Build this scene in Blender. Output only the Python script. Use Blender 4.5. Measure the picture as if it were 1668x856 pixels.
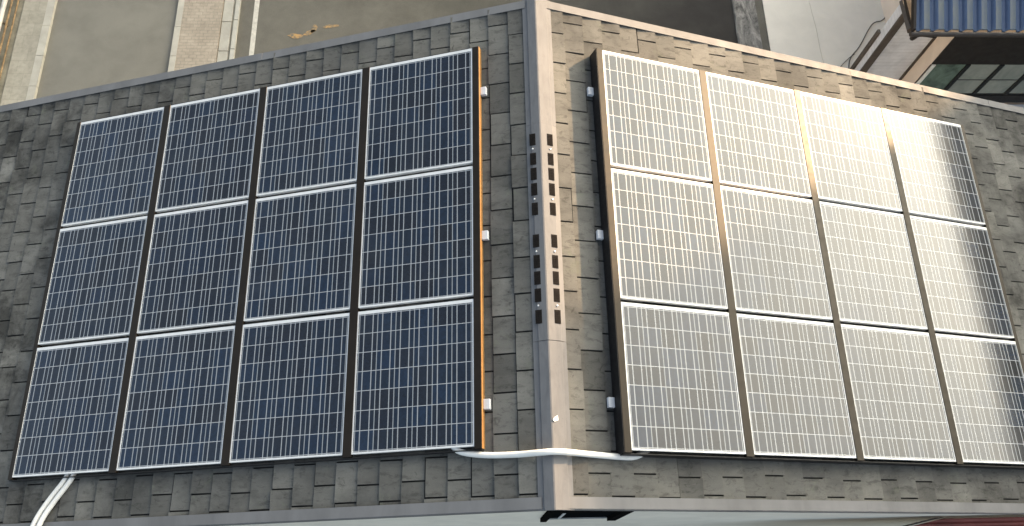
import bpy, bmesh, math, random
from mathutils import Vector, Matrix
random.seed(7)
S = bpy.context.scene
for o in list(bpy.data.objects): bpy.data.objects.remove(o)
COL = S.collection
R = math.radians

# ---------------------------------------------------------------- camera
cam = bpy.data.cameras.new('camera'); co = bpy.data.objects.new('camera', cam); COL.objects.link(co)
RM = ((0.9990337853, 0.0065529306, -0.0434574559),
      (-0.0220149968, 0.9304339690, -0.3657977165),
      (0.0380372927, 0.3664009943, 0.9296792327))
m = Matrix(RM).to_4x4(); m.translation = (-0.61428792, -5.06535788, 6.83204983)
co.matrix_world = m
cam.sensor_width = 36.0; cam.lens = 1345.9861 / 1668 * 36.0
cam.clip_start = 0.1; cam.clip_end = 2000
S.camera = co

# ---------------------------------------------------------------- sky and sun
SKY, SKY_SAT, HAZE_POW, HAZE_COL = 0.122, .66, 5.0, (38.0, 34.6, 26.8)
SUN_AZ, SUN_EL = 34.7, 13.2            # azimuth from +X towards +Y
sd = Vector((math.cos(R(SUN_EL)) * math.cos(R(SUN_AZ)), math.cos(R(SUN_EL)) * math.sin(R(SUN_AZ)), math.sin(R(SUN_EL))))
W = bpy.data.worlds.new('World'); S.world = W; W.use_nodes = True
nt = W.node_tree; bg = nt.nodes['Background']
sky = nt.nodes.new('ShaderNodeTexSky'); sky.sky_type = 'NISHITA'; sky.sun_disc = False
sky.sun_elevation = R(SUN_EL); sky.sun_rotation = R(90 - SUN_AZ)
sky.altitude = 0; sky.air_density = 1.0; sky.dust_density = 1.0; sky.ozone_density = 1.5
hs = nt.nodes.new('ShaderNodeHueSaturation'); hs.inputs['Saturation'].default_value = SKY_SAT; nt.links.new(sky.outputs[0], hs.inputs['Color'])
# thin bright haze round the low sun, part of the sky itself
tc = nt.nodes.new('ShaderNodeTexCoord'); dp = nt.nodes.new('ShaderNodeVectorMath'); dp.operation = 'DOT_PRODUCT'
nt.links.new(tc.outputs['Generated'], dp.inputs[0]); dp.inputs[1].default_value = sd
mx = nt.nodes.new('ShaderNodeMath'); mx.operation = 'MAXIMUM'; nt.links.new(dp.outputs['Value'], mx.inputs[0]); mx.inputs[1].default_value = 0
pw = nt.nodes.new('ShaderNodeMath'); pw.operation = 'POWER'; nt.links.new(mx.outputs[0], pw.inputs[0]); pw.inputs[1].default_value = HAZE_POW
gl_ = nt.nodes.new('ShaderNodeVectorMath'); gl_.operation = 'SCALE'; gl_.inputs[0].default_value = HAZE_COL
cl = nt.nodes.new('ShaderNodeTexNoise'); cl.inputs['Scale'].default_value = 2.6; cl.inputs['Detail'].default_value = 5; cl.inputs['Distortion'].default_value = .5
nt.links.new(tc.outputs['Generated'], cl.inputs['Vector'])
cr = nt.nodes.new('ShaderNodeMapRange'); cr.inputs['From Min'].default_value = .3; cr.inputs['From Max'].default_value = .7; cr.inputs['To Min'].default_value = .78; cr.inputs['To Max'].default_value = 1.18
nt.links.new(cl.outputs['Fac'], cr.inputs['Value'])
cm_ = nt.nodes.new('ShaderNodeMath'); cm_.operation = 'MULTIPLY'; nt.links.new(pw.outputs[0], cm_.inputs[0]); nt.links.new(cr.outputs[0], cm_.inputs[1])
nt.links.new(cm_.outputs[0], gl_.inputs['Scale'])
ad = nt.nodes.new('ShaderNodeVectorMath'); ad.operation = 'ADD'; nt.links.new(hs.outputs[0], ad.inputs[0]); nt.links.new(gl_.outputs[0], ad.inputs[1])
nt.links.new(ad.outputs[0], bg.inputs[0]); bg.inputs[1].default_value = SKY
sl = bpy.data.lights.new('sun', 'SUN'); sl.energy = 4.8; sl.angle = R(0.6); sl.color = (1.0, 0.66, 0.37)
so = bpy.data.objects.new('sun', sl); COL.objects.link(so); so.location = (30, 25, 30)
so.rotation_euler = (-sd).to_track_quat('-Z', 'Y').to_euler()
S.view_settings.view_transform = 'Standard'; S.view_settings.look = 'None'
S.view_settings.gamma = 1; S.view_settings.use_curve_mapping = False
S.view_settings.exposure = 1.42
S.render.engine = 'CYCLES'

# ---------------------------------------------------------------- helpers
def link(o, parent=None):
    COL.objects.link(o)
    if parent is not None: o.parent = parent
    return o
def tag(o, label=None, cat=None, group=None, kind=None):
    for k, v in (('label', label), ('category', cat), ('group', group), ('kind', kind)):
        if v: o[k] = v
    return o
def empty(name, loc=(0, 0, 0), **k):
    o = bpy.data.objects.new(name, None); o.location = loc; o.empty_display_size = .2
    link(o); return tag(o, **k)
class MB:
    """collects quads, boxes, tubes in world coordinates"""
    def __init__(s): s.v = []; s.f = []; s.t = []; s.uv = []
    def face(s, pts, t=0.5, uv=None):
        i = len(s.v); s.v += [tuple(p) for p in pts]; s.f.append(tuple(range(i, i + len(pts)))); s.t.append(t)
        s.uv += uv if uv else [(0, 0)] * len(pts)
    def hexa(s, p, t=0.5):
        # p: 8 points, bottom 4 (ccw) then top 4
        for q in ((3, 2, 1, 0), (4, 5, 6, 7), (0, 1, 5, 4), (1, 2, 6, 5), (2, 3, 7, 6), (3, 0, 4, 7)):
            s.face([p[i] for i in q], t)
    def box(s, x0, x1, y0, y1, z0, z1, fn=None, t=0.5):
        p = [(x0, y0, z0), (x1, y0, z0), (x1, y1, z0), (x0, y1, z0), (x0, y0, z1), (x1, y0, z1), (x1, y1, z1), (x0, y1, z1)]
        if fn: p = [fn(*q) for q in p]
        s.hexa(p, t); return s
    def tube(s, pts, r, n=10):
        pts = [Vector(p) for p in pts]; rings = []
        for i, p in enumerate(pts):
            d = (pts[min(i + 1, len(pts) - 1)] - pts[max(i - 1, 0)]).normalized()
            u = d.cross(Vector((0, 0, 1)))
            if u.length < .05: u = d.cross(Vector((0, 1, 0)))
            u.normalize(); w = u.cross(d)
            rr = r[i] if isinstance(r, (list, tuple)) else r
            rings.append([p + (u * math.cos(2 * math.pi * k / n) + w * math.sin(2 * math.pi * k / n)) * rr for k in range(n)])
        for a, b in zip(rings, rings[1:]):
            for k in range(n): s.face([a[k], a[(k + 1) % n], b[(k + 1) % n], b[k]])
        s.face(rings[0]); s.face(rings[-1][::-1]); return s
    def build(s, name, mat, parent=None, smooth=False, bevel=0, merge=True, off=None):
        me = bpy.data.meshes.new(name)
        me.from_pydata(s.v, [], s.f)
        at = me.attributes.new('tint', 'FLOAT', 'FACE'); at.data.foreach_set('value', s.t)
        ul = me.uv_layers.new(name='UVMap'); ul.data.foreach_set('uv', [c for q in s.uv for c in q])
        if merge or smooth or bevel:
            b = bmesh.new(); b.from_mesh(me)
            bmesh.ops.remove_doubles(b, verts=b.verts, dist=1e-5)
            bmesh.ops.recalc_face_normals(b, faces=b.faces)
            if bevel:
                es = [e for e in b.edges if len(e.link_faces) == 2 and e.calc_face_angle(0) > .6]
                bmesh.ops.bevel(b, geom=es, offset=bevel, segments=2, affect='EDGES', profile=.5)
            b.to_mesh(me); b.free()
        me.materials.append(mat)
        if smooth:
            for p in me.polygons: p.use_smooth = True
            me.set_sharp_from_angle(angle=R(40))
        o = bpy.data.objects.new(name, me); link(o, parent)
        if parent is not None:                       # geometry is in world coordinates
            pl = Vector((0, 0, 0)); q = parent
            while q is not None: pl += q.location; q = q.parent
            for v in me.vertices: v.co -= pl
        return o
def smooth_path(P, n=8):
    P = [Vector(p) for p in P]; out = []
    for i in range(len(P) - 1):
        p0 = P[max(i - 1, 0)]; p1 = P[i]; p2 = P[i + 1]; p3 = P[min(i + 2, len(P) - 1)]
        for k in range(n):
            t = k / n
            out.append(.5 * ((2 * p1) + (p2 - p0) * t + (2 * p0 - 5 * p1 + 4 * p2 - p3) * t * t + (3 * p1 - p0 - 3 * p2 + p3) * t ** 3))
    return out + [P[-1]]

# ---------------------------------------------------------------- materials
class MT:
    def __init__(s, name):
        s.m = bpy.data.materials.new(name); s.m.use_nodes = True
        s.nt = s.m.node_tree; s.b = s.nt.nodes['Principled BSDF']
    def n(s, t, **k):
        o = s.nt.nodes.new(t)
        for a, v in k.items(): setattr(o, a, v)
        return o
    def l(s, a, b): s.nt.links.new(a, b)
    def inp(s, sock, v):
        if isinstance(v, (int, float)): sock.default_value = v
        elif isinstance(v, (tuple, list)): sock.default_value = v if len(v) == 4 or sock.type == 'VECTOR' else (*v, 1)
        else: s.l(v, sock)
    def math(s, op, a, b=0.0, c=None):
        o = s.n('ShaderNodeMath', operation=op); s.inp(o.inputs[0], a); s.inp(o.inputs[1], b)
        if c is not None: s.inp(o.inputs[2], c)
        return o.outputs[0]
    def coord(s, w='Object'): return s.n('ShaderNodeTexCoord').outputs[w]
    def pos(s): return s.n('ShaderNodeNewGeometry').outputs['Position']
    def noise(s, vec, scale, detail=4, rough=.55, dist=0.0, sx=None):
        if sx:
            mp = s.n('ShaderNodeMapping'); s.l(vec, mp.inputs[0]); mp.inputs['Scale'].default_value = sx; vec = mp.outputs[0]
        o = s.n('ShaderNodeTexNoise'); s.l(vec, o.inputs['Vector']); o.inputs['Scale'].default_value = scale
        o.inputs['Detail'].default_value = detail; o.inputs['Roughness'].default_value = rough; o.inputs['Distortion'].default_value = dist
        return o.outputs['Fac']
    def ramp(s, fac, stops):
        o = s.n('ShaderNodeValToRGB'); s.l(fac, o.inputs[0]); e = o.color_ramp.elements
        while len(e) < len(stops): e.new(.5)
        for q, (p, c) in zip(e, stops):
            q.position = p; q.color = (*c, 1) if isinstance(c, (tuple, list)) else (c, c, c, 1)
        return o.outputs[0]
    def mix(s, fac, a, b, mode='MIX'):
        o = s.n('ShaderNodeMix', data_type='RGBA', blend_type=mode)
        s.inp(o.inputs[0], fac); s.inp(o.inputs[6], a); s.inp(o.inputs[7], b); return o.outputs[2]
    def bump(s, h, strength=.3, dist=.01, nrm=None):
        o = s.n('ShaderNodeBump'); s.l(h, o.inputs['Height']); o.inputs['Strength'].default_value = strength
        o.inputs['Distance'].default_value = dist
        if nrm: s.l(nrm, o.inputs['Normal'])
        s.l(o.outputs[0], s.b.inputs['Normal']); return o.outputs[0]
    def set(s, **k):
        for a, v in k.items(): s.inp(s.b.inputs[a.replace('_', ' ')], v)
        return s
def simple(name, col, rough=.5, metal=0.0, var=.15, scale=6.0, spec=.5, bump=0.0, bscale=80.0, sx=None):
    t = MT(name); p = t.pos()
    n = t.noise(p, scale, 5, .6, .3, sx)
    lo = tuple(c * (1 - var) for c in col); hi = tuple(min(1, c * (1 + var)) for c in col)
    t.set(Base_Color=t.ramp(n, [(.3, lo), (.7, hi)]), Roughness=t.ramp(t.noise(p, scale * 2.3, 3), [(.3, max(0, rough - .08)), (.7, min(1, rough + .08))]),
          Metallic=metal, Specular_IOR_Level=spec)
    if bump: t.bump(t.noise(p, bscale, 3), bump, .01)
    return t.m

def shingle_mat():
    t = MT('asphalt_shingle'); p = t.pos()
    at = t.n('ShaderNodeAttribute', attribute_name='tint').outputs['Fac']
    base = t.ramp(at, [(0, (.088, .087, .081)), (.3, (.115, .113, .106)), (.62, (.136, .134, .125)), (.86, (.158, .155, .143)), (1, (.185, .181, .168))])
    gran = t.noise(p, 420, 2, .7)
    base = t.mix(.55, base, t.ramp(gran, [(.25, .55), (.75, 1.45)]), 'MULTIPLY')
    big = t.noise(p, .9, 5, .6, .6)
    base = t.mix(1, base, t.ramp(big, [(.28, (.50, .51, .50)), (.46, (.95, .945, .93)), (.72, (1.22, 1.20, 1.14))]), 'MULTIPLY')
    # streaky dirt running down the slope
    st = t.noise(p, 4.0, 4, .65, .2, (.6, 2.2, .6))
    base = t.mix(.35, base, t.ramp(st, [(.34, .6), (.55, 1.05)]), 'MULTIPLY')
    spot = t.noise(p, 16, 3, .6, .8)
    base = t.mix(.85, base, t.ramp(spot, [(.24, .42), (.40, 1.0)]), 'MULTIPLY')
    # grime and moss gather towards the eaves
    sx_ = t.n('ShaderNodeSeparateXYZ'); t.l(p, sx_.inputs[0])
    mr = t.n('ShaderNodeMapRange'); t.l(t.math('ABSOLUTE', sx_.outputs[0]), mr.inputs['Value']); mr.inputs['From Min'].default_value = 2.6; mr.inputs['From Max'].default_value = 5.4
    mr.inputs['To Min'].default_value = .25; mr.inputs['To Max'].default_value = 1.0
    gr = t.ramp(t.noise(p, 1.9, 6, .68, .5), [(.36, .36), (.5, .85), (.66, 1.25)])
    base = t.mix(mr.outputs[0], base, gr, 'MULTIPLY')
    sm = t.ramp(t.noise(p, 7.5, 4, .7, .5, (1, 2.6, 1)), [(.33, .5), (.47, 1.0)])
    base = t.mix(.7, base, sm, 'MULTIPLY')
    lich = t.noise(p, 5, 4, .7, .4)
    base = t.mix(t.ramp(lich, [(.6, 0), (.76, .5)]), base, (.15, .16, .12))
    t.set(Base_Color=base, Roughness=.93, Specular_IOR_Level=.25)
    t.bump(gran, .35, .004)
    return t.m
def panel_mat():
    """cells, busbars and backsheet lines; UV runs 0-6 across and 0-7 along the panel"""
    t = MT('solar_glass'); uv = t.coord('UV'); sp = t.n('ShaderNodeSeparateXYZ'); t.l(uv, sp.inputs[0])
    u, v = sp.outputs[0], sp.outputs[1]
    fu = t.math('FRACT', u); fv = t.math('FRACT', v)
    def line(f, c, w):
        d = t.math('ABSOLUTE', t.math('SUBTRACT', f, c))
        return t.math('LESS_THAN', d, w)
    ju = t.math('ABSOLUTE', t.math('SUBTRACT', fu, .5)); jv = t.math('ABSOLUTE', t.math('SUBTRACT', fv, .5))
    gu = t.math('GREATER_THAN', ju, .5 - .022); gv = t.math('GREATER_THAN', jv, .5 - .0155)
    bus = t.math('MAXIMUM', line(fu, .262, .026), line(fu, .738, .026))
    ob = t.n('ShaderNodeObjectInfo').outputs['Random']
    ce = t.n('ShaderNodeCombineXYZ'); t.l(t.math('FLOOR', u), ce.inputs[0]); t.l(t.math('FLOOR', v), ce.inputs[1]); t.l(t.math('MULTIPLY', ob, 97.0), ce.inputs[2])
    wn = t.n('ShaderNodeTexWhiteNoise', noise_dimensions='3D'); t.l(ce.outputs[0], wn.inputs[0])
    cv = t.n('ShaderNodeTexVoronoi'); cv.inputs['Scale'].default_value = 9.0; t.l(uv, cv.inputs['Vector'])
    cell = t.ramp(wn.outputs[0], [(0, (.006, .008, .013)), (.5, (.006, .0115, .022)), (1, (.006, .015, .033))])
    hz_ = t.n('ShaderNodeMapRange'); t.l(ob, hz_.inputs['Value']); hz_.inputs['To Min'].default_value = .8; hz_.inputs['To Max'].default_value = 1.25
    cell = t.mix(1, cell, hz_.outputs[0], 'MULTIPLY')
    cell = t.mix(.55, cell, t.ramp(cv.outputs['Color'], [(.1, .6), (.9, 1.5)]), 'MULTIPLY')
    # dust that settled on the glass
    dn = t.noise(t.pos(), 2.2, 4, .6, .5)
    dust = t.math('MULTIPLY', t.ramp(dn, [(.3, .006), (.55, .02), (.8, .05)]), 1.0)
    cell = t.mix(dust, cell, (.30, .28, .24))
    c = t.mix(gu, cell, (.28, .295, .305))
    c = t.mix(bus, c, (.31, .32, .33))
    c = t.mix(gv, c, (.42, .43, .44))
    t.set(Base_Color=c, Roughness=.5, IOR=1.5, Specular_IOR_Level=.0, Coat_Weight=1.0, Coat_Roughness=.085, Coat_IOR=1.52)
    wv = t.noise(t.pos(), 1.4, 2, .5); 
    bp = t.n('ShaderNodeBump'); bp.inputs['Strength'].default_value = .25; bp.inputs['Distance'].default_value = .004
    t.l(t.math('ADD', wv, t.math('MULTIPLY', t.noise(t.pos(), 900, 2), .01)), bp.inputs['Height']); t.l(bp.outputs[0], t.b.inputs['Coat Normal']); t.l(bp.outputs[0], t.b.inputs['Normal'])
    return t.m
def asphalt_mat(name, c0, c1, patch=None):
    t = MT(name); p = t.pos()
    n = t.noise(p, .55, 6, .6, .6); col = t.ramp(n, [(.3, c0), (.7, c1)])
    col = t.mix(.5, col, t.ramp(t.noise(p, 60, 3, .7), [(.3, .75), (.7, 1.25)]), 'MULTIPLY')
    col = t.mix(.6, col, t.ramp(t.noise(p, 1.3, 5, .6, .3), [(.3, .78), (.6, 1.05)]), 'MULTIPLY')
    t.set(Base_Color=col, Roughness=.9, Specular_IOR_Level=.25); t.bump(t.noise(p, 90, 3), .3, .01)
    return t.m
def brick_mat(name, c1, c2, mortar, w, h, ms=.008, mscale=1.0):
    t = MT(name); p = t.pos()
    b = t.n('ShaderNodeTexBrick'); t.l(p, b.inputs['Vector']); b.inputs['Scale'].default_value = 1
    b.inputs['Brick Width'].default_value = w; b.inputs['Row Height'].default_value = h; b.inputs['Mortar Size'].default_value = ms
    b.inputs['Color1'].default_value = (*c1, 1); b.inputs['Color2'].default_value = (*c2, 1); b.inputs['Mortar'].default_value = (*mortar, 1)
    col = t.mix(.7, b.outputs['Color'], t.ramp(t.noise(p, 1.1, 5, .6, .5), [(.3, .72), (.7, 1.18)]), 'MULTIPLY')
    col = t.mix(.5, col, t.ramp(t.noise(p, 9, 4, .6, .3), [(.3, .75), (.6, 1.1)]), 'MULTIPLY')
    t.set(Base_Color=col, Roughness=.9, Specular_IOR_Level=.2); return t.m
def lined_mat(name, col, axis, pitch, dark=.6, width=.12, rough=.6, metal=0, var=.15):
    t = MT(name); p = t.pos(); sp = t.n('ShaderNodeSeparateXYZ'); t.l(p, sp.inputs[0])
    f = t.math('FRACT', t.math('DIVIDE', sp.outputs[axis], pitch))
    g = t.math('LESS_THAN', f, width)
    c = t.ramp(t.noise(p, 3, 5, .6, .4), [(.3, tuple(q * (1 - var) for q in col)), (.7, tuple(min(1, q * (1 + var)) for q in col))])
    c = t.mix(t.math('MULTIPLY', g, dark), c, (col[0] * .25, col[1] * .25, col[2] * .25))
    t.set(Base_Color=c, Roughness=rough, Metallic=metal); 
    t.bump(t.math('SUBTRACT', 1.0, g), .4, .01); return t.m

M = {}
M['shingle'] = shingle_mat(); M['cells'] = panel_mat()
M['underlay'] = simple('roof_underlay', (.02, .02, .019), .95, scale=20, spec=.1)
M['alu'] = simple('panel_aluminium', (.72, .715, .70), .45, .1, .08, 9)
M['bronze'] = simple('bronze_trim', (.016, .012, .009), .38, 0, .2, 7, spec=.25)
M['bronze'].node_tree.nodes['Principled BSDF'].inputs['Specular Tint'].default_value = (1, .92, .80, 1)
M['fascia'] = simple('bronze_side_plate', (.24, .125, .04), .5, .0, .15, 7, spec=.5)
M['black'] = simple('black_trim', (.012, .011, .011), .55, 0, .2, 8, spec=.3)
M['flash'] = simple('grey_flashing', (.165, .163, .163), .65, .0, .16, 3.2, spec=.25, sx=(1, .3, 1))
def ridge_mat():
    t = MT('grey_ridge_metal'); p = t.pos()
    c = t.ramp(t.noise(p, 2.2, 4, .6, .3), [(.3, (.128, .130, .136)), (.7, (.160, .160, .164))])
    c = t.mix(.5, c, t.ramp(t.noise(p, 7, 5, .7, .6, (2.5, .6, 1)), [(.3, .66), (.55, 1.04)]), 'MULTIPLY')
    c = t.mix(t.ramp(t.noise(p, 28, 3, .6), [(.66, 0), (.78, .45)]), c, (.07, .065, .058))
    t.set(Base_Color=c, Roughness=.62, Specular_IOR_Level=.25); t.bump(t.noise(p, 5, 3), .12, .01); return t.m
M['ridge'] = ridge_mat()
M['slot'] = simple('vent_dark', (.016, .014, .013), .9, 0, .2, 30, spec=.05)
M['white'] = simple('white_plastic', (.74, .73, .69), .45, 0, .06, 12)
M['cap'] = simple('rail_end_plastic', (.62, .64, .66), .5, 0, .08, 20)
M['screw'] = simple('zinc_screw', (.7, .7, .7), .35, .6, .05, 20)
M['stucco'] = simple('cream_stucco', (.78, .745, .66), .92, 0, .08, 2.0, spec=.2, bump=.2)

# ---------------------------------------------------------------- roof frame
A = R(17.7377225); CA, SA, TA = math.cos(A), math.sin(A), math.tan(A)
def rf(side):
    def f(s, y, h): return (side * (s * CA + h * SA), y, -s * SA + h * CA)
    return f
LEFT, RIGHT = rf(-1), rf(1)
YF, YN = .50, -4.485          # far and near rake edges
SE = 7.7                      # slope length
GZ = -13.0                    # street level

# ---------------------------------------------------------------- ground and street
g = MB(); g.face([(-300, -300, GZ - .01), (300, -300, GZ - .01), (300, 300, GZ - .01), (-300, 300, GZ - .01)])
tag(g.build('ground', asphalt_mat('worn_lot', (.105, .102, .088), (.16, .155, .135))), kind='structure')
def strip(name, x0, x1, y0, y1, z0, z1, mat, **k):
    return tag(MB().box(x0, x1, y0, y1, z0, z1).build(name, mat, bevel=0), **k)
Y0, Y1 = -60, 90
m_road = asphalt_mat('road_asphalt', (.170, .162, .137), (.195, .186, .157))
strip('road', -12.59, -9.13, Y0, Y1, GZ - .1, GZ + .0, m_road, kind='structure')
m_kerb = simple('kerb_stone', (.40, .38, .325), .9, 0, .12, 3, spec=.2, bump=.2)
def kerb(x0, x1, name):
    b = MB(); y = Y0
    while y < Y1:
        b.box(x0, x1, y, y + .985, GZ - .1, GZ + .10 + random.uniform(-.004, .004)); y += 1.0
    return tag(b.build(name, m_kerb), kind='structure')
kerb(-12.80, -12.592, 'kerb'); kerb(-9.128, -8.96, 'kerb')
strip('pavement', -13.45, -12.802, Y0, Y1, GZ - .1, GZ + .095, brick_mat('pale_slabs', (.315, .295, .24), (.335, .312, .255), (.285, .265, .215), .42, .42, .008), kind='structure')
strip('pavement', -8.958, -7.85, Y0, Y1, GZ - .1, GZ + .095, brick_mat('brick_paving', (.335, .29, .23), (.37, .32, .255), (.285, .25, .2), .21, .105, .01), kind='structure')
strip('verge', -40, -13.452, Y0, Y1, GZ - .1, GZ + .06, simple('bare_earth', (.20, .18, .13), .95, 0, .35, 2.5, bump=.5, bscale=20), kind='structure')
# concrete gutter blocks beside the brick pavement and a raised pale edging
b = MB(); y = Y0
m_conc = simple('gutter_concrete', (.38, .365, .315), .9, 0, .14, 3, spec=.2, bump=.2)
yy = 8.2
while yy < 40: b.box(-7.83, -7.56, yy, yy + .975, GZ - .1, GZ + .07); yy += 1.0
while y < -0: b.box(-7.83, -7.56, y, y + .975, GZ - .1, GZ + .07); y += 1.0
b.box(-7.83, -7.56, 0, 8.19, GZ - .1, GZ + .07)
tag(b.build('drain_channel', m_conc), kind='structure')
b = MB()
for k in range(-20, 50): b.box(-7.495, -7.375, 8.28 + k - .02, 8.28 + k + .955, GZ - .1, GZ + .085)
tag(b.build('kerb', simple('pale_edging', (.42, .41, .36), .85, 0, .1, 4, spec=.2)), kind='structure')
strip('drain_slot', -7.555, -7.50, Y0, Y1, GZ - .1, GZ + .03, simple('slot_grey', (.26, .25, .21), .9), kind='structure')
def lot_mat():
    t = MT('lot_asphalt'); p = t.pos(); sp = t.n('ShaderNodeSeparateXYZ'); t.l(p, sp.inputs[0])
    n = t.noise(p, .5, 5, .6, .5)
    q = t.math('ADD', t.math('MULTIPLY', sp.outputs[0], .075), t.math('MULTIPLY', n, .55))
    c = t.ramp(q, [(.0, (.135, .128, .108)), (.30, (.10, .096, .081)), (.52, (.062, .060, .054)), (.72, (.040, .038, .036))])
    c = t.mix(.5, c, t.ramp(t.noise(p, 60, 3, .7), [(.3, .78), (.7, 1.22)]), 'MULTIPLY')
    c = t.mix(.6, c, t.ramp(t.noise(p, 1.6, 5, .65, .3), [(.3, .72), (.65, 1.12)]), 'MULTIPLY')
    t.set(Base_Color=c, Roughness=.9, Specular_IOR_Level=.2); t.bump(t.noise(p, 90, 3), .3, .01); return t.m
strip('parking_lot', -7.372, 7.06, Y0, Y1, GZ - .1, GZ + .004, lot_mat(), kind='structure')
m_line = simple('line_paint', (.50, .48, .42), .8, 0, .2, 8, spec=.2)
strip('parking_line', -6.985, -6.85, 2, 40, GZ, GZ + .008, m_line, kind='structure')
# faded yellow-orange paint mark on the lot
def paint_mat():
    t = MT('orange_paint'); p = t.pos(); n = t.noise(p, 7, 5, .7, .6)
    t.set(Base_Color=t.mix(t.ramp(n, [(.40, 0), (.62, .75)]), (.13, .12, .095), (.50, .29, .09)), Roughness=.85); return t.m
b = MB()
pm_ = empty('paint_mark', (-5.2, 9.9, GZ), label='faded orange zigzag paint mark on the grey asphalt lot', cat='paint mark'); om = paint_mat()
def dab(cx, cy, w, h, rot, n=14):
    pts = []
    for i in range(n):
        a = 2 * math.pi * i / n; r = random.uniform(.75, 1.15)
        x, y = math.cos(a) * w * r * 1.5, math.sin(a) * h * r * 1.5
        pts.append((cx + x * math.cos(rot) - y * math.sin(rot), cy + x * math.sin(rot) + y * math.cos(rot), GZ + .0125))
    b = MB(); b.face(pts); b.build('paint_stroke', om, pm_)
dab(-5.72, 9.75, .15, .055, -.1); dab(-5.35, 9.87, .13, .05, .5); dab(-5.22, 10.02, .05, .11, -.3); dab(-4.75, 10.1, .16, .045, .12)
# weathered low wall, dark ditch, pale concrete yard
def weath():
    t = MT('weathered_concrete'); p = t.pos()
    n = t.noise(p, 2.2, 6, .7, 1.4, (2.2, .55, 1)); c = t.ramp(n, [(.3, (.045, .043, .042)), (.48, (.17, .168, .16)), (.68, (.36, .35, .33))])
    c = t.mix(.5, c, t.ramp(t.noise(p, 14, 4, .7), [(.3, .6), (.7, 1.3)]), 'MULTIPLY')
    t.set(Base_Color=c, Roughness=.95, Specular_IOR_Level=.2); t.bump(n, .6, .05); return t.m
w = MB(); n = 60; pr = None
for i in range(n):
    y = 1 + i * .5; j = random.uniform(-.03, .03); pz = GZ + .06 + random.uniform(-.02, .02)
    cur = (7.09 + j, 7.74 + j * .4, y, pz)
    if pr:
        a0, a1 = pr, cur
        w.hexa([(a0[0] - .03, a0[2], GZ - .1), (a0[1], a0[2], GZ - .1), (a1[1], a1[2], GZ - .1), (a1[0] - .03, a1[2], GZ - .1),
                (a0[0], a0[2], a0[3]), (a0[1], a0[2], a0[3]), (a1[1], a1[2], a1[3]), (a1[0], a1[2], a1[3])])
    pr = cur
tag(w.build('low_wall', weath()), 'weathered mottled grey concrete wall between the dark lot and the pale yard', 'wall')
strip('ditch', 7.70, 8.05, Y0, Y1, GZ - .5, GZ - .35, simple('ditch_mud', (.03, .033, .028), .95), kind='structure')
def yard():
    t = MT('yard_concrete'); p = t.pos()
    c = t.ramp(t.noise(p, .35, 4, .5, .4), [(.3, (.74, .715, .64)), (.7, (.79, .755, .68))])
    c = t.mix(.35, c, t.ramp(t.noise(p, 2.0, 5, .6, .6), [(.3, .84), (.7, 1.08)]), 'MULTIPLY')
    t.set(Base_Color=c, Roughness=.85, Specular_IOR_Level=.25); t.bump(t.noise(p, 30, 3), .15, .01); return t.m
m_yard = yard()
jp = [(9.50, 4), (9.50, 8.75), (9.47, 9.4), (9.47, 10.1), (9.43, 10.7), (9.41, 11.2), (9.40, 14), (9.40, 30)]
b = MB()
for (xa, ya), (xb, yb) in zip(jp, jp[1:]):
    b.hexa([(8.0, ya, GZ - .6), (xa - .005, ya, GZ - .6), (xb - .005, yb, GZ - .6), (8.0, yb, GZ - .6), (8.0, ya, GZ + .02), (xa - .005, ya, GZ + .02), (xb - .005, yb, GZ + .02), (8.0, yb, GZ + .02)])
    b.hexa([(xa + .004, ya, GZ - .6), (30, ya, GZ - .6), (30, yb, GZ - .6), (xb + .004, yb, GZ - .6), (xa + .004, ya, GZ + .02), (30, ya, GZ + .02), (30, yb, GZ + .02), (xb + .004, yb, GZ + .02)])
tag(b.build('concrete_yard', m_yard), kind='structure')
# unseen rise of land, added north-east to keep low sun off the street
b = MB(); NX, NY = 46, 46
def hz(x, y):
    d = x * math.cos(R(34.7)) + y * math.sin(R(34.7)); q = -x * math.sin(R(34.7)) + y * math.cos(R(34.7))
    e = max(0, min(1, (d - 42) / 26)); e = e * e * (3 - 2 * e); k = math.exp(-((q - 2) / 85) ** 2)
    return GZ - .4 + 19.0 * e * k + e * (math.sin(x * .21) + math.cos(y * .17 + x * .05)) * .5
P = [[(10 + i * 4.0, -30 + j * 4.0, hz(10 + i * 4.0, -30 + j * 4.0)) for j in range(NY)] for i in range(NX)]
for i in range(NX - 1):
    for j in range(NY - 1): b.face([P[i][j], P[i + 1][j], P[i + 1][j + 1], P[i][j + 1]])
tag(b.build('sun_block_hill', simple('sun_block_scrub', (.06, .075, .035), .95, 0, .5, .6), smooth=True), kind='structure')

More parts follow.
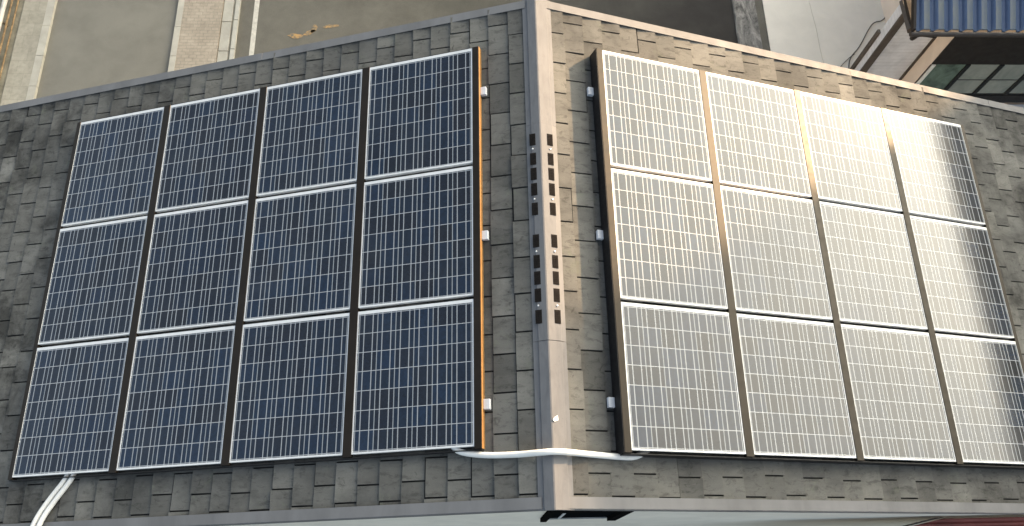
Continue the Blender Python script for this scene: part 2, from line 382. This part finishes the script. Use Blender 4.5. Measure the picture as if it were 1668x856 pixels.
# ---------------------------------------------------------------- the house under the camera
house = empty('house', (0, -2, GZ), label='house with grey shingle gable roof carrying both solar arrays', cat='house')
YW0, YW1 = -4.30, .31
xe = SE * CA - .45
def wall_pts(y): return [(-xe, y, GZ - .2), (xe, y, GZ - .2), (xe, y, -xe * TA - .06), (0, y, -.06), (-xe, y, -xe * TA - .06)]
b = MB(); a0, a1 = wall_pts(YW0), wall_pts(YW1)
b.face(a0); b.face(a1[::-1])
for i in range(5): b.face([a0[i], a1[i], a1[(i + 1) % 5], a0[(i + 1) % 5]])
b.build('wall', M['stucco'], house)
GAP = .0075
def shingles(side, s0, e, y_off, name):
    f = rf(side); b = MB(); L = .345
    k = 0; s = s0 - e
    while s < SE:
        ph = y_off[k % 2]; i0 = math.floor((YN - ph) / L) - 1; yy = ph + i0 * L; sh = random.uniform(-.012, .012)
        far = s > 5.2
        yc = yy + sh; nj = random.uniform(-.012, .012)
        while yc < YF:
            j = nj; nj = random.uniform(-.012, .012)
            ya = max(yc + j + GAP, YN + .03); yb = min(yc + L + nj - GAP, YF - .03)
            if yb - ya > .02:
                hi = .019 + random.uniform(-.004, .006); lo = .003
                ex = random.gauss(0, .005) * (2.2 if far else 1)
                hb = hi + random.uniform(-.005, .005)
                t = min(1, max(0, random.gauss(.5, .22)))
                if random.random() < .04: hb += .006; ex += .006
                sa, sb = max(s, .02), s + e + ex - (.007 if side < 0 else .004)
                p = [f(sa, ya, -.012), f(sb, ya, -.012), f(sb, yb, -.012), f(sa, yb, -.012), f(sa, ya, lo), f(sb, ya, hi), f(sb, yb, hb), f(sa, yb, lo)]
                if side < 0: p = [p[i] for i in (3, 2, 1, 0, 7, 6, 5, 4)]
                b.hexa(p, t)
            yc += L
        s += e; k += 1
    o = b.build(name, M['shingle'], house, merge=False)
    d = MB(); d.box(.0, SE, YN + .02, YF - .02, -.06, -.0, f)
    d.build('roof_deck', M['underlay'], o)
    return o
shingles(-1, .29, .2055, (-.923, -1.107), 'roof_slope')
shingles(1, .296, .2155, (-.918, -1.098), 'roof_slope')
def flash(side, far):
    f = rf(side); b = MB()
    s = .10; n = 0
    while s < SE:
        s2 = min(s + 3.0, SE); j = random.uniform(-.002, .002)
        y0, y1 = (YF - .092, YF) if far else (YN, YN + .092)
        b.box(s, s2 - .0008, y0, y1, .022 + j, .027 + j, f)
        yo = YF if far else YN
        b.box(s, s2 - .0008, yo - (.006 if far else -.001), yo + (.001 if far else -.006) + 0, -.09, .021 + j, f)
        s = s2
    b.build('rake_flashing', M['flash'], house)
for sd_ in (-1, 1):
    for fr in (True, False): flash(sd_, fr)
    f = rf(sd_); b = MB(); b.box(SE - .02, SE + .10, YN, YF, -.12, -.03, f); b.build('gutter', M['flash'], house)
def cap(y0, y1, lift, name='ridge_cap'):
    b = MB()
    sl, sr, sk = .088, .125, .022
    prof = [(-(.135) * CA, -.135 * SA + .019), (-(sl) * CA, -sl * SA + .022 + lift), (-(sl) * CA + .002, -sl * SA + .036 + lift), (-.006, .041 + lift), (.006, .041 + lift),
            (sr * CA - .002, -sr * SA + .036 + lift), (sr * CA, -sr * SA + .022 + lift), (.168 * CA, -.168 * SA + .019)]
    for (xa, za), (xb, zb) in zip(prof, prof[1:]): b.face([(xa, y0, za), (xb, y0, zb), (xb, y1, zb), (xa, y1, za)])
    b.face([(x, y0, z) for x, z in prof]); b.face([(x, y1, z) for x, z in prof][::-1])
    return b.build(name, M['ridge'], house, merge=True)
cap(-.962, YF + .012, 0); cm = cap(-3.10, -.965, .004); cap(YN - .012, -3.103, 0)
sy = (-1.135, -1.341, -1.498, -1.657, -1.856, -2.173, -2.372, -2.528, -2.689, -2.886)
for sgn, sc in ((-1, .066), (1, .081)):
    f = rf(sgn)
    hh = .0445 - .0
    # height of cap face above slope
    def top(s): return (.041 - .0 + .004 - (.005 / .1) * s) * CA + .0
    for y in sy:
        b = MB(); h0 = .0382
        b.box(sc - .029, sc + .029, y - .062, y + .062, h0, h0 + .0045, f)
        v = b.build('vent_slot', M['slot'], cm)
        b = MB()
        for c in range(2):
            for q in range(6):
                ya = y - .050 + q * .0172
                b.box(sc - .020 + c * .021, sc - .003 + c * .021, ya, ya + .007, h0 + .004, h0 + .0065, f)
        # louvres belong to the same slot mesh
        lm = b.build('vent_slot', M['slot'], cm)
        me = v.data; bmx = bmesh.new(); bmx.from_mesh(me); bmx.from_mesh(lm.data); bmx.to_mesh(me); bmx.free()
        bpy.data.objects.remove(lm)
    for y in (-1.235, -1.757, -2.275, -2.785):
        b = MB(); p = Vector(f(sc, y, .040)); nn = Vector((sgn * SA, 0, CA)); b.tube([p, p + nn * .006, p + nn * .009], [.008, .008, .003], 10)
        b.build('screw', M['screw'], cm, smooth=True)
# attic window in the near gable wall
win = empty('window', (.58, YW0, -3.0)); win.parent = house; win.location = Vector((.58, YW0, -3.0)) - house.location
dk = simple('window_dark', (.008, .008, .008), .9, spec=0)
b = MB(); b.box(.17, 1.0, YW0 - .004, YW0 - .001, -3.40, -2.2); b.build('pane', simple('window_glass_dark', (.006, .007, .008), .9, spec=0), win)
b = MB(); b.box(.13, .20, YW0 - .045, YW0 - .0, -3.45, -2.15); b.box(.93, 1.03, YW0 - .045, YW0, -3.45, -2.15); b.box(.2, .93, YW0 - .045, YW0, -2.24, -2.15); b.build('frame', dk, win)
b = MB(); b.box(.335, .362, YW0 - .014, YW0 - .0045, -3.4, -2.24); b.build('mullion', M['cap'], win)
b = MB(); b.box(.205, .925, YW0 - .016, YW0 - .0, -3.47, -3.40); b.build('sill', simple('sill_grey', (.36, .36, .34), .8), win)

# ---------------------------------------------------------------- solar arrays
CP, RP = 1.1957, 1.33
SC = [.604 + c * CP for c in range(5)]
def make_panel():
    """local: x along the slope away from the ridge, y away from far edge, z up; glass plane at z = 0"""
    pw, pl = CP - .078, 1.292
    fr = MB(); d = -.038
    fr.box(0, pw, -.030, 0, d, .004); fr.box(0, pw, -pl, -pl + .015, d, .004)
    fr.box(0, .013, -pl + .015, -.030, d, .0035); fr.box(pw - .013, pw, -pl + .015, -.030, d, .0035)
    gl = MB(); x0, x1, y0, y1 = .013, pw - .013, -pl + .015, -.030
    m0 = .06
    gl.face([(x0, y0, 0), (x1, y0, 0), (x1, y1, 0), (x0, y1, 0)], uv=[(-m0, 7 + .05), (6 + m0, 7 + .05), (6 + m0, -.05), (-m0, -.05)])
    bk = MB(); bk.face([(x0, y1, -.006), (x1, y1, -.006), (x1, y0, -.006), (x0, y0, -.006)])
    f = fr.build('frame', M['alu'], merge=False); gg = gl.build('glass', M['cells'], merge=False); bb = bk.build('backsheet', M['black'], merge=False)
    return f, gg, bb
parts = make_panel(); used = False
rows = ('top', 'middle', 'bottom'); colw = ('column nearest the ridge', 'second column from the ridge', 'third column from the ridge', 'outermost column')
def frame_matrix(side, s, y, h):
    f = rf(side); X = Vector((side * CA, 0, -SA)); Z = Vector((side * SA, 0, CA)); Yv = Vector((0, 1, 0))
    if side < 0:                     # keep it right handed: mirror along the slope
        X = -X
    mm = Matrix((X, Yv, Z)).transposed().to_4x4(); mm.translation = f(s, y, h); return mm
for side, y0, hp, look, grp in ((-1, 0.0, .084, 'dark blue', 'panels of the dark left array'), (1, -.063, .154, 'glare-washed pale', 'panels of the bright right array')):
    for c in range(4):
        for r in range(3):
            s = SC[c] + .039 if side > 0 else SC[c + 1] - .039
            root = empty('solar_panel', label=('%s solar panel, %s slope, %s row, %s' % (look, 'left' if side < 0 else 'right', rows[r], colw[c])), cat='solar panel', group=grp)
            root.matrix_world = frame_matrix(side, s, y0 - r * RP - .012, hp + random.uniform(-.001, .001))
            for p in parts:
                q = p if not used else p.copy()
                if used: COL.objects.link(q)
                q.parent = root
            used = True
# trims of the arrays
def trim(side, s0, s1, ya, yb, h0, h1, label, mat='bronze', name='cover_strip', grp=None):
    o = MB().box(s0, s1, ya, yb, h0, h1, rf(side)).build(name, M[mat], bevel=.002)
    return tag(o, label, 'trim', grp)
for side, y0, hp, word, dk in ((-1, 0.0, .084, 'left', 'black'), (1, -.063, .154, 'right', 'bronze-grey')):
    ya, yb = y0 - 3.99 + .004, y0 - .004
    g = 'cover strips of the %s array' % word
    for c, w in ((1, 'between the first and second columns from the ridge'), (2, 'between the two middle columns'), (3, 'between the outermost two columns')):
        trim(side, SC[c] - .041, SC[c] + .041, ya, yb, hp - .03, hp + .0095, '%s cover strip %s on the %s array' % (dk, w, word), grp=g)
    root = empty('edge_trim', rf(side)(.6, y0, 0), label=('%s edge trim on the ridge side of the %s array%s' % ('dark', word, ', with an orange sunlit stripe' if side < 0 else ', black side face')), cat='trim')
    MB().box(.578, .6425, ya, yb, hp - .03, hp + .0095, rf(side)).build('top_strip', M['bronze'], root, bevel=.002)
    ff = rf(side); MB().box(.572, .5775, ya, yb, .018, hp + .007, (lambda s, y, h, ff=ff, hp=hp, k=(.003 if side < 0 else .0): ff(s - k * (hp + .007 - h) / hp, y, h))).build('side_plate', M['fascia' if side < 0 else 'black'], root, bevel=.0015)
    trim(side, SC[4] - .048, SC[4] + .0, ya, yb, hp - .06, hp + .006, 'narrow outer edge strip along the eave side of the %s array' % word, name='edge_trim')
    trim(side, .58, SC[4] - .002, ya - .012, ya - .003, .02, hp - .008, 'black skirt under the bottom edge of the %s array' % word, 'black', 'front_skirt')
    trim(side, .58, SC[4] - .002, yb + .006, yb + .012, .02, hp - .012, 'dark skirt under the top edge of the %s array' % word, 'black', 'rear_skirt')
    for yr, w in ((-.51, 'upper'), (-2.055, 'middle'), (-3.613, 'lower')):
        root = empty('mounting_rail', rf(side)(.55, yr, 0), label='%s mounting rail with its pale end poking out beside the %s array' % (w, word), cat='rail', group='rails under the %s array' % word)
        MB().box(.575, SC[4] - .02, yr - .02, yr + .02, .019, hp - .042 if hp > .1 else .043, rf(side)).build('rail', M['alu'], root)
        MB().box(.512, .571, yr - .044, yr + .044, .019, .058, rf(side)).build('end_cap', M['cap'], root, bevel=.004)

# ---------------------------------------------------------------- conduit, cables, flake
P = smooth_path([LEFT(.86, -3.93, .045), LEFT(.78, -3.995, .04), LEFT(.57, -4.035, .042), LEFT(.30, -4.048, .046), (-.12, -4.05, .045), (.0, -4.047, .072), (.13, -4.05, .045), RIGHT(.33, -4.056, .046), RIGHT(.60, -4.068, .042), RIGHT(.74, -4.06, .04), RIGHT(.86, -4.0, .045)], 6)
tag(MB().tube(P, .026, 12).build('conduit', M['white'], smooth=True), 'white conduit pipe crossing the ridge from one array to the other', 'conduit')
for i, (off, lab) in enumerate(((0, 'left one of two white cables running down from the left array'), (.055, 'right one of two white cables running down from the left array'))):
    c = [(-4.48, -3.86), (-4.53, -4.0), (-4.655, -4.17), (-4.735, -4.31), (-4.775, -4.43), (-4.82, -4.56)]
    P = [LEFT((-x - off * 1.1) / CA, y - off * .3 * (1 if i else 0), .036 + (.026 if k in (4,) else 0.014 if k == 3 else 0)) for k, (x, y) in enumerate(c)]
    P.append((P[-1][0] - .03, P[-1][1] - .03, P[-1][2] - .6))
    tag(MB().tube(smooth_path(P, 6), .0235, 12).build('cable', M['white'], smooth=True), lab, 'cable', 'two white cables below the left array')
f = RIGHT
b = MB(); b.face([f(.010, -3.80, .047), f(.045, -3.785, .046), f(.038, -3.745, .049), f(.006, -3.765, .050), f(-.006, -3.785, .050)])
bm_ = b.v; b.face([(x, y, z - .004) for x, y, z in bm_][::-1])
tag(b.build('paint_flake', simple('flake_white', (.8, .8, .78), .6)), 'small white flake lying on the lower ridge cap', 'flake')

# ---------------------------------------------------------------- neighbour house with blue roof
nh = empty('neighbour_house', (12, 8, GZ), label='neighbouring house with blue ribbed metal roof and a row of windows', cat='house')
FX, FY, FR = 9.93, 6.0, 6.46
brown = simple('dark_timber', (.016, .012, .010), .7, 0, .3, 3)
m_wall2 = simple('pinkish_render', (.66, .55, .46), .9, 0, .08, 2)
b = MB(); b.box(FX, 22, FY, FR + .4, GZ, -7.30); b.box(11.6, 22, FR + .401, 14, GZ, -7.30); b.build('wall', m_wall2, nh)
b = MB(); b.box(8.80, FX - .003, FR, FR + .32, GZ, -7.55); b.build('siding_wall', lined_mat('grey_siding', (.64, .64, .67), 2, .13, .25, .10, .5), nh)
b = MB(); b.box(FX + .002, 22.01, FY - .03, FY - .003, -8.86, -7.32); b.build('lintel_band', brown, nh)
b = MB(); b.box(FX + .30, 22.01, FY - .05, FY - .003, -13, -10.85); b.box(FX + .002, 22.0, FY - .06, FY - .032, -10.42, -10.12); b.build('lower_band', simple('dark_base', (.022, .021, .022), .8, 0, .2, 3), nh)
b = MB(); b.box(FX + .9, 22, FY - .20, FY - .062, -10.62, -10.50); b.build('sill', simple('white_sill', (.62, .64, .66), .6), nh)
b = MB(); b.box(FX + .30, 22, FY - .10, FY - .052, -10.80, -10.66); b.build('lower_band', brown, nh)
b = MB(); b.box(FX - .004, FX + .03, FY - .012, FY - .0005, -13, -8.9); b.box(FX - .045, FX - .002, FR - .05, FR - .002, -13, -8.45); b.build('corner_trim', simple('brown_trim', (.06, .045, .036), .7), nh)
b = MB(); b.box(8.74, 8.90, FR - .055, FR - .002, GZ, -7.42); b.box(8.74, 8.799, FR + .26, FR + .36, GZ, -8.7); b.build('corner_trim', simple('corner_brown', (.075, .06, .05), .7), nh)
b = MB(); b.box(FX + .035, FX + .12, FY - .03, FY - .004, -10.2, -8.9); b.build('window_jamb', simple('jamb_white', (.75, .74, .70), .6), nh)
glassm = []
def pane_mat(name, lo, hi):
    t = MT(name); p = t.pos(); n = t.noise(p, 2.6, 4, .6, .8, (1.2, 1, .8))
    t.set(Base_Color=t.ramp(n, [(.3, lo), (.7, hi)]), Roughness=.14, Specular_IOR_Level=.6); return t.m
pm1, pm2 = pane_mat('pane_green', (.06, .085, .07), (.17, .235, .195)), pane_mat('pane_grey', (.25, .275, .25), (.36, .375, .335))
x = FX + .13; wds = [(.70, pm1)] + [(.70, pm2)] * 12
fm = simple('window_frame_black', (.012, .012, .012), .5)
for i, (w_, pm) in enumerate(wds):
    e = empty('window', (0, 0, 0)); e.parent = nh; e.location = Vector((x, FY, -9.5)) - nh.location
    b = MB(); b.box(x, x + w_, FY - .018, FY - .004, -10.10, -8.88); b.build('pane', pm, e)
    b = MB(); b.box(x + w_ + .002, x + w_ + .10, FY - .05, FY - .004, -10.115, -8.865); b.box(x, x + w_, FY - .045, FY - .020, -10.115, -10.07); b.build('frame', fm, e)
    if i:
        b = MB(); b.box(x, x + w_, FY - .028, FY - .019, -9.50, -9.475); b.build('glazing_bar', simple('bar_grey', (.06, .065, .065), .5), e)
    x += w_ + .102
# blue roof: ribbed tile sheet
EY, EZ, PT = 5.40, -6.92, math.tan(R(24))
X0 = 8.40
def tile(x):
    q = ((x - X0 - .09) / .302) % 1.0
    d = abs(q - .5) * 2                    # 0 at rib crest, 1 in the trough centre
    return .078 * (1 if d < .50 else 0 if d > .80 else 1 - (d - .50) / .30) + .008 * math.cos(q * 2 * math.pi)
b = MB(); xs = [X0 + i * .0302 for i in range(440)]
steps = [(EY + k * .62, EY + (k + 1) * .62) for k in range(8)]
for k, (ya, yb) in enumerate(steps):
    za, zb = EZ + (ya - EY) * PT + .028, EZ + (yb - EY) * PT
    for p, q in zip(xs, xs[1:]):
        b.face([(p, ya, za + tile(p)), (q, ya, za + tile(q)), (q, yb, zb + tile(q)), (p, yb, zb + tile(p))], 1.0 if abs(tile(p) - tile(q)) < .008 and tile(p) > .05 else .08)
        b.face([(p, ya, za + tile(p) - .03), (q, ya, za + tile(q) - .03), (q, ya, za + tile(q)), (p, ya, za + tile(p))])
def blue():
    t = MT('blue_metal_tile'); p = t.pos(); sp = t.n('ShaderNodeSeparateXYZ'); t.l(p, sp.inputs[0])
    n = t.noise(p, 2.5, 5, .65, .5)
    c = t.ramp(n, [(.3, (.045, .085, .18)), (.7, (.065, .11, .21))])
    crest_sheen = t.n('ShaderNodeAttribute', attribute_name='tint').outputs['Fac']  # sky reflection on the rib crests, painted in as a greyer facet tint
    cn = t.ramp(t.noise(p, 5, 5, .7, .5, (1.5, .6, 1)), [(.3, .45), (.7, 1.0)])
    c = t.mix(t.math('MULTIPLY', crest_sheen, cn), c, (.135, .16, .165))
    t.set(Base_Color=c, Roughness=.42, Specular_IOR_Level=.5); return t.m
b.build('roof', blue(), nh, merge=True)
b = MB(); b.box(X0 + .02, 22, EY + .02, EY + .09, EZ - .13, EZ - .012); b.box(X0 + .03, 22, EY + .09, FY + .6, EZ - .12, EZ - .02); b.build('fascia_board', brown, nh)
P = [(X0 - .05, EY - .03, EZ - .03), (22, EY - .03, EZ - .03)]
b = MB(); b.tube(P, .055, 10); b.build('gutter', simple('gutter_brown', (.045, .038, .035), .4), nh, smooth=True)
b = MB(); b.tube(smooth_path([(X0 + .05, EY - .03, EZ - .05), (X0 + .18, EY + .1, EZ - .35), (X0 + .5, EY + .35, EZ - .55), (X0 + 1.0, FY - .1, EZ - .8)], 5), .05, 8); b.build('downpipe', brown, nh, smooth=True)
b = MB(); b.box(X0 - .035, X0 + .02, EY, EY + 5, -.02, .10, lambda x, y, z: (x, y, EZ + (y - EY) * PT + z)); b.build('verge_board', brown, nh)
# little gable verge over the grey siding, from the corner post to the eave
b = MB()
def bar(p, q, r): b.tube([p, q], r, 6)
bar((8.76, FR - .04, -7.55), (8.58, FR + .0, -7.30), .07); bar((8.58, FR, -7.30), (8.42, EY + .1, -7.02), .075)
b.build('verge_board', simple('verge_brown', (.07, .058, .05), .7), nh)
# dark cables lying on the yard ground
wm = simple('cable_black', (.07, .065, .055), .6)
for pp, r_, lab in (
    ([(11.76, 11.6), (11.76, 11.14), (11.68, 10.64), (11.5, 10.4), (11.16, 10.24), (10.65, 9.47), (10.3, 9.04), (10.18, 8.56), (10.2, 8.0)], .015, 'thin dark cable lying in a curve on the pale yard beside the grey siding'),
    ([(10.45, 9.2), (10.2, 9.0), (9.91, 8.68), (9.8, 8.3)], .010, 'short faint cable branching off on the pale yard')):
    tag(MB().tube(smooth_path([(x, y, GZ + .045) for x, y in pp], 8), r_, 6).build('ground_cable', wm, smooth=True), lab, 'cable')

# ---------------------------------------------------------------- red canopy by the near gable
rc = empty('canopy', (7, -5.6, GZ), label='maroon ribbed metal canopy roof showing at the lower right corner', cat='canopy')
def cf(x, y, z): return (x, y, -4.38 - (-4.33 - y) * .12 + z)
b = MB(); n = 46
q0, q1 = (5.55, -4.335), (3.0, -4.85); 
xs = []
back = [(5.55, -4.335), (12.0, -4.335)]
i = 0; y = -4.335
while y > -8:
    y2 = y - .055
    def xl(yy): return 5.55 + (yy + 4.335) * 4.95 if yy > -4.85 else 3.0
    for (u0, z0, u1, z1) in ((y, 0, y - .018, .02), (y - .018, .02, y - .036, .02), (y - .036, .02, y2, 0)):
        b.face([cf(xl(u0), u0, z0), cf(12, u0, z0), cf(12, u1, z1), cf(xl(u1), u1, z1)])
    y = y2
b.build('roof_sheet', simple('maroon_metal', (.19, .05, .042), .6, 0, .25, 3), rc)
b = MB(); b.hexa([cf(5.50, -4.318, -.12), cf(5.56, -4.318, -.12), cf(3.03, -4.84, -.12), cf(2.95, -4.84, -.12), cf(5.50, -4.318, .03), cf(5.56, -4.318, .03), cf(3.03, -4.84, .03), cf(2.95, -4.84, .03)]); b.build('edge_trim', simple('canopy_edge', (.035, .02, .02), .6), rc)
for px, py in ((3.2, -7.8), (11.8, -7.8), (3.2, -5.0), (11.8, -5.0)):
    b = MB(); b.box(px - .05, px + .05, py - .05, py + .05, GZ, -4.55 - (-4.33 - py) * .12 + .12); b.build('post', brown, rc)

# ---------------------------------------------------------------- street railing at the far left
rl = empty('railing', (-13.8, 10, GZ), label='street railing with pale pipe and rusty brown lower rails beyond the pavement', cat='railing')
b = MB(); b.tube([(-13.86, -5, GZ + .30), (-13.86, 40, GZ + .30)], .065, 10); b.build('handrail', simple('pale_pipe', (.50, .47, .42), .5), rl, smooth=True)
rust = simple('rusty_iron', (.22, .145, .07), .85, 0, .5, 9)
for rx, rz, rr in ((-13.72, .22, .030), (-13.60, .14, .024)):
    b = MB(); b.tube([(rx, -5, GZ + rz), (rx, 40, GZ + rz)], rr, 8); b.build('lower_rail', rust, rl)
for k in range(16):
    b = MB(); y = -2 + k * 2.0; b.tube([(-13.76, y, GZ), (-13.86, y, GZ + .29)], .032, 8); b.build('post', simple('post_iron', (.12, .09, .06), .7) if k == 0 else bpy.data.materials['post_iron'], rl)

# ---------------------------------------------------------------- apartment block to the east (mirrored in the right array, its shade crosses the roof)
ab = empty('apartment_block', (36, -4, GZ), label='grey apartment block mirrored as a dark band along the right array outer edge', cat='apartment block')
BX, BY0, BY1, BZ = 30.0, -34.0, 17.5, 8.1
b = MB(); b.box(BX, 43, BY0, BY1, GZ, BZ); b.build('wall', simple('block_render', (.55, .50, .38), .9, 0, .2, .3), ab)
b = MB(); b.box(BX - .3, 43.3, BY0 - .3, BY1 + .05, BZ + .002, BZ + .30); b.build('roof_slab', simple('block_slab', (.16, .16, .155), .9), ab)
wnd = None; wg = pane_mat('block_glass', (.03, .035, .04), (.06, .065, .07))
for fl in range(6):
    for k in range(12):
        if wnd is None:
            b = MB(); b.box(-.05, .06, -.8, .8, -.75, .75); wnd = b.build('window', wg); wnd.parent = ab; o = wnd
        else:
            o = wnd.copy(); COL.objects.link(o); o.parent = ab
        o.location = Vector((BX - .0, BY0 + 2.2 + k * 4.27, GZ + 2 + fl * 3.0)) - ab.location
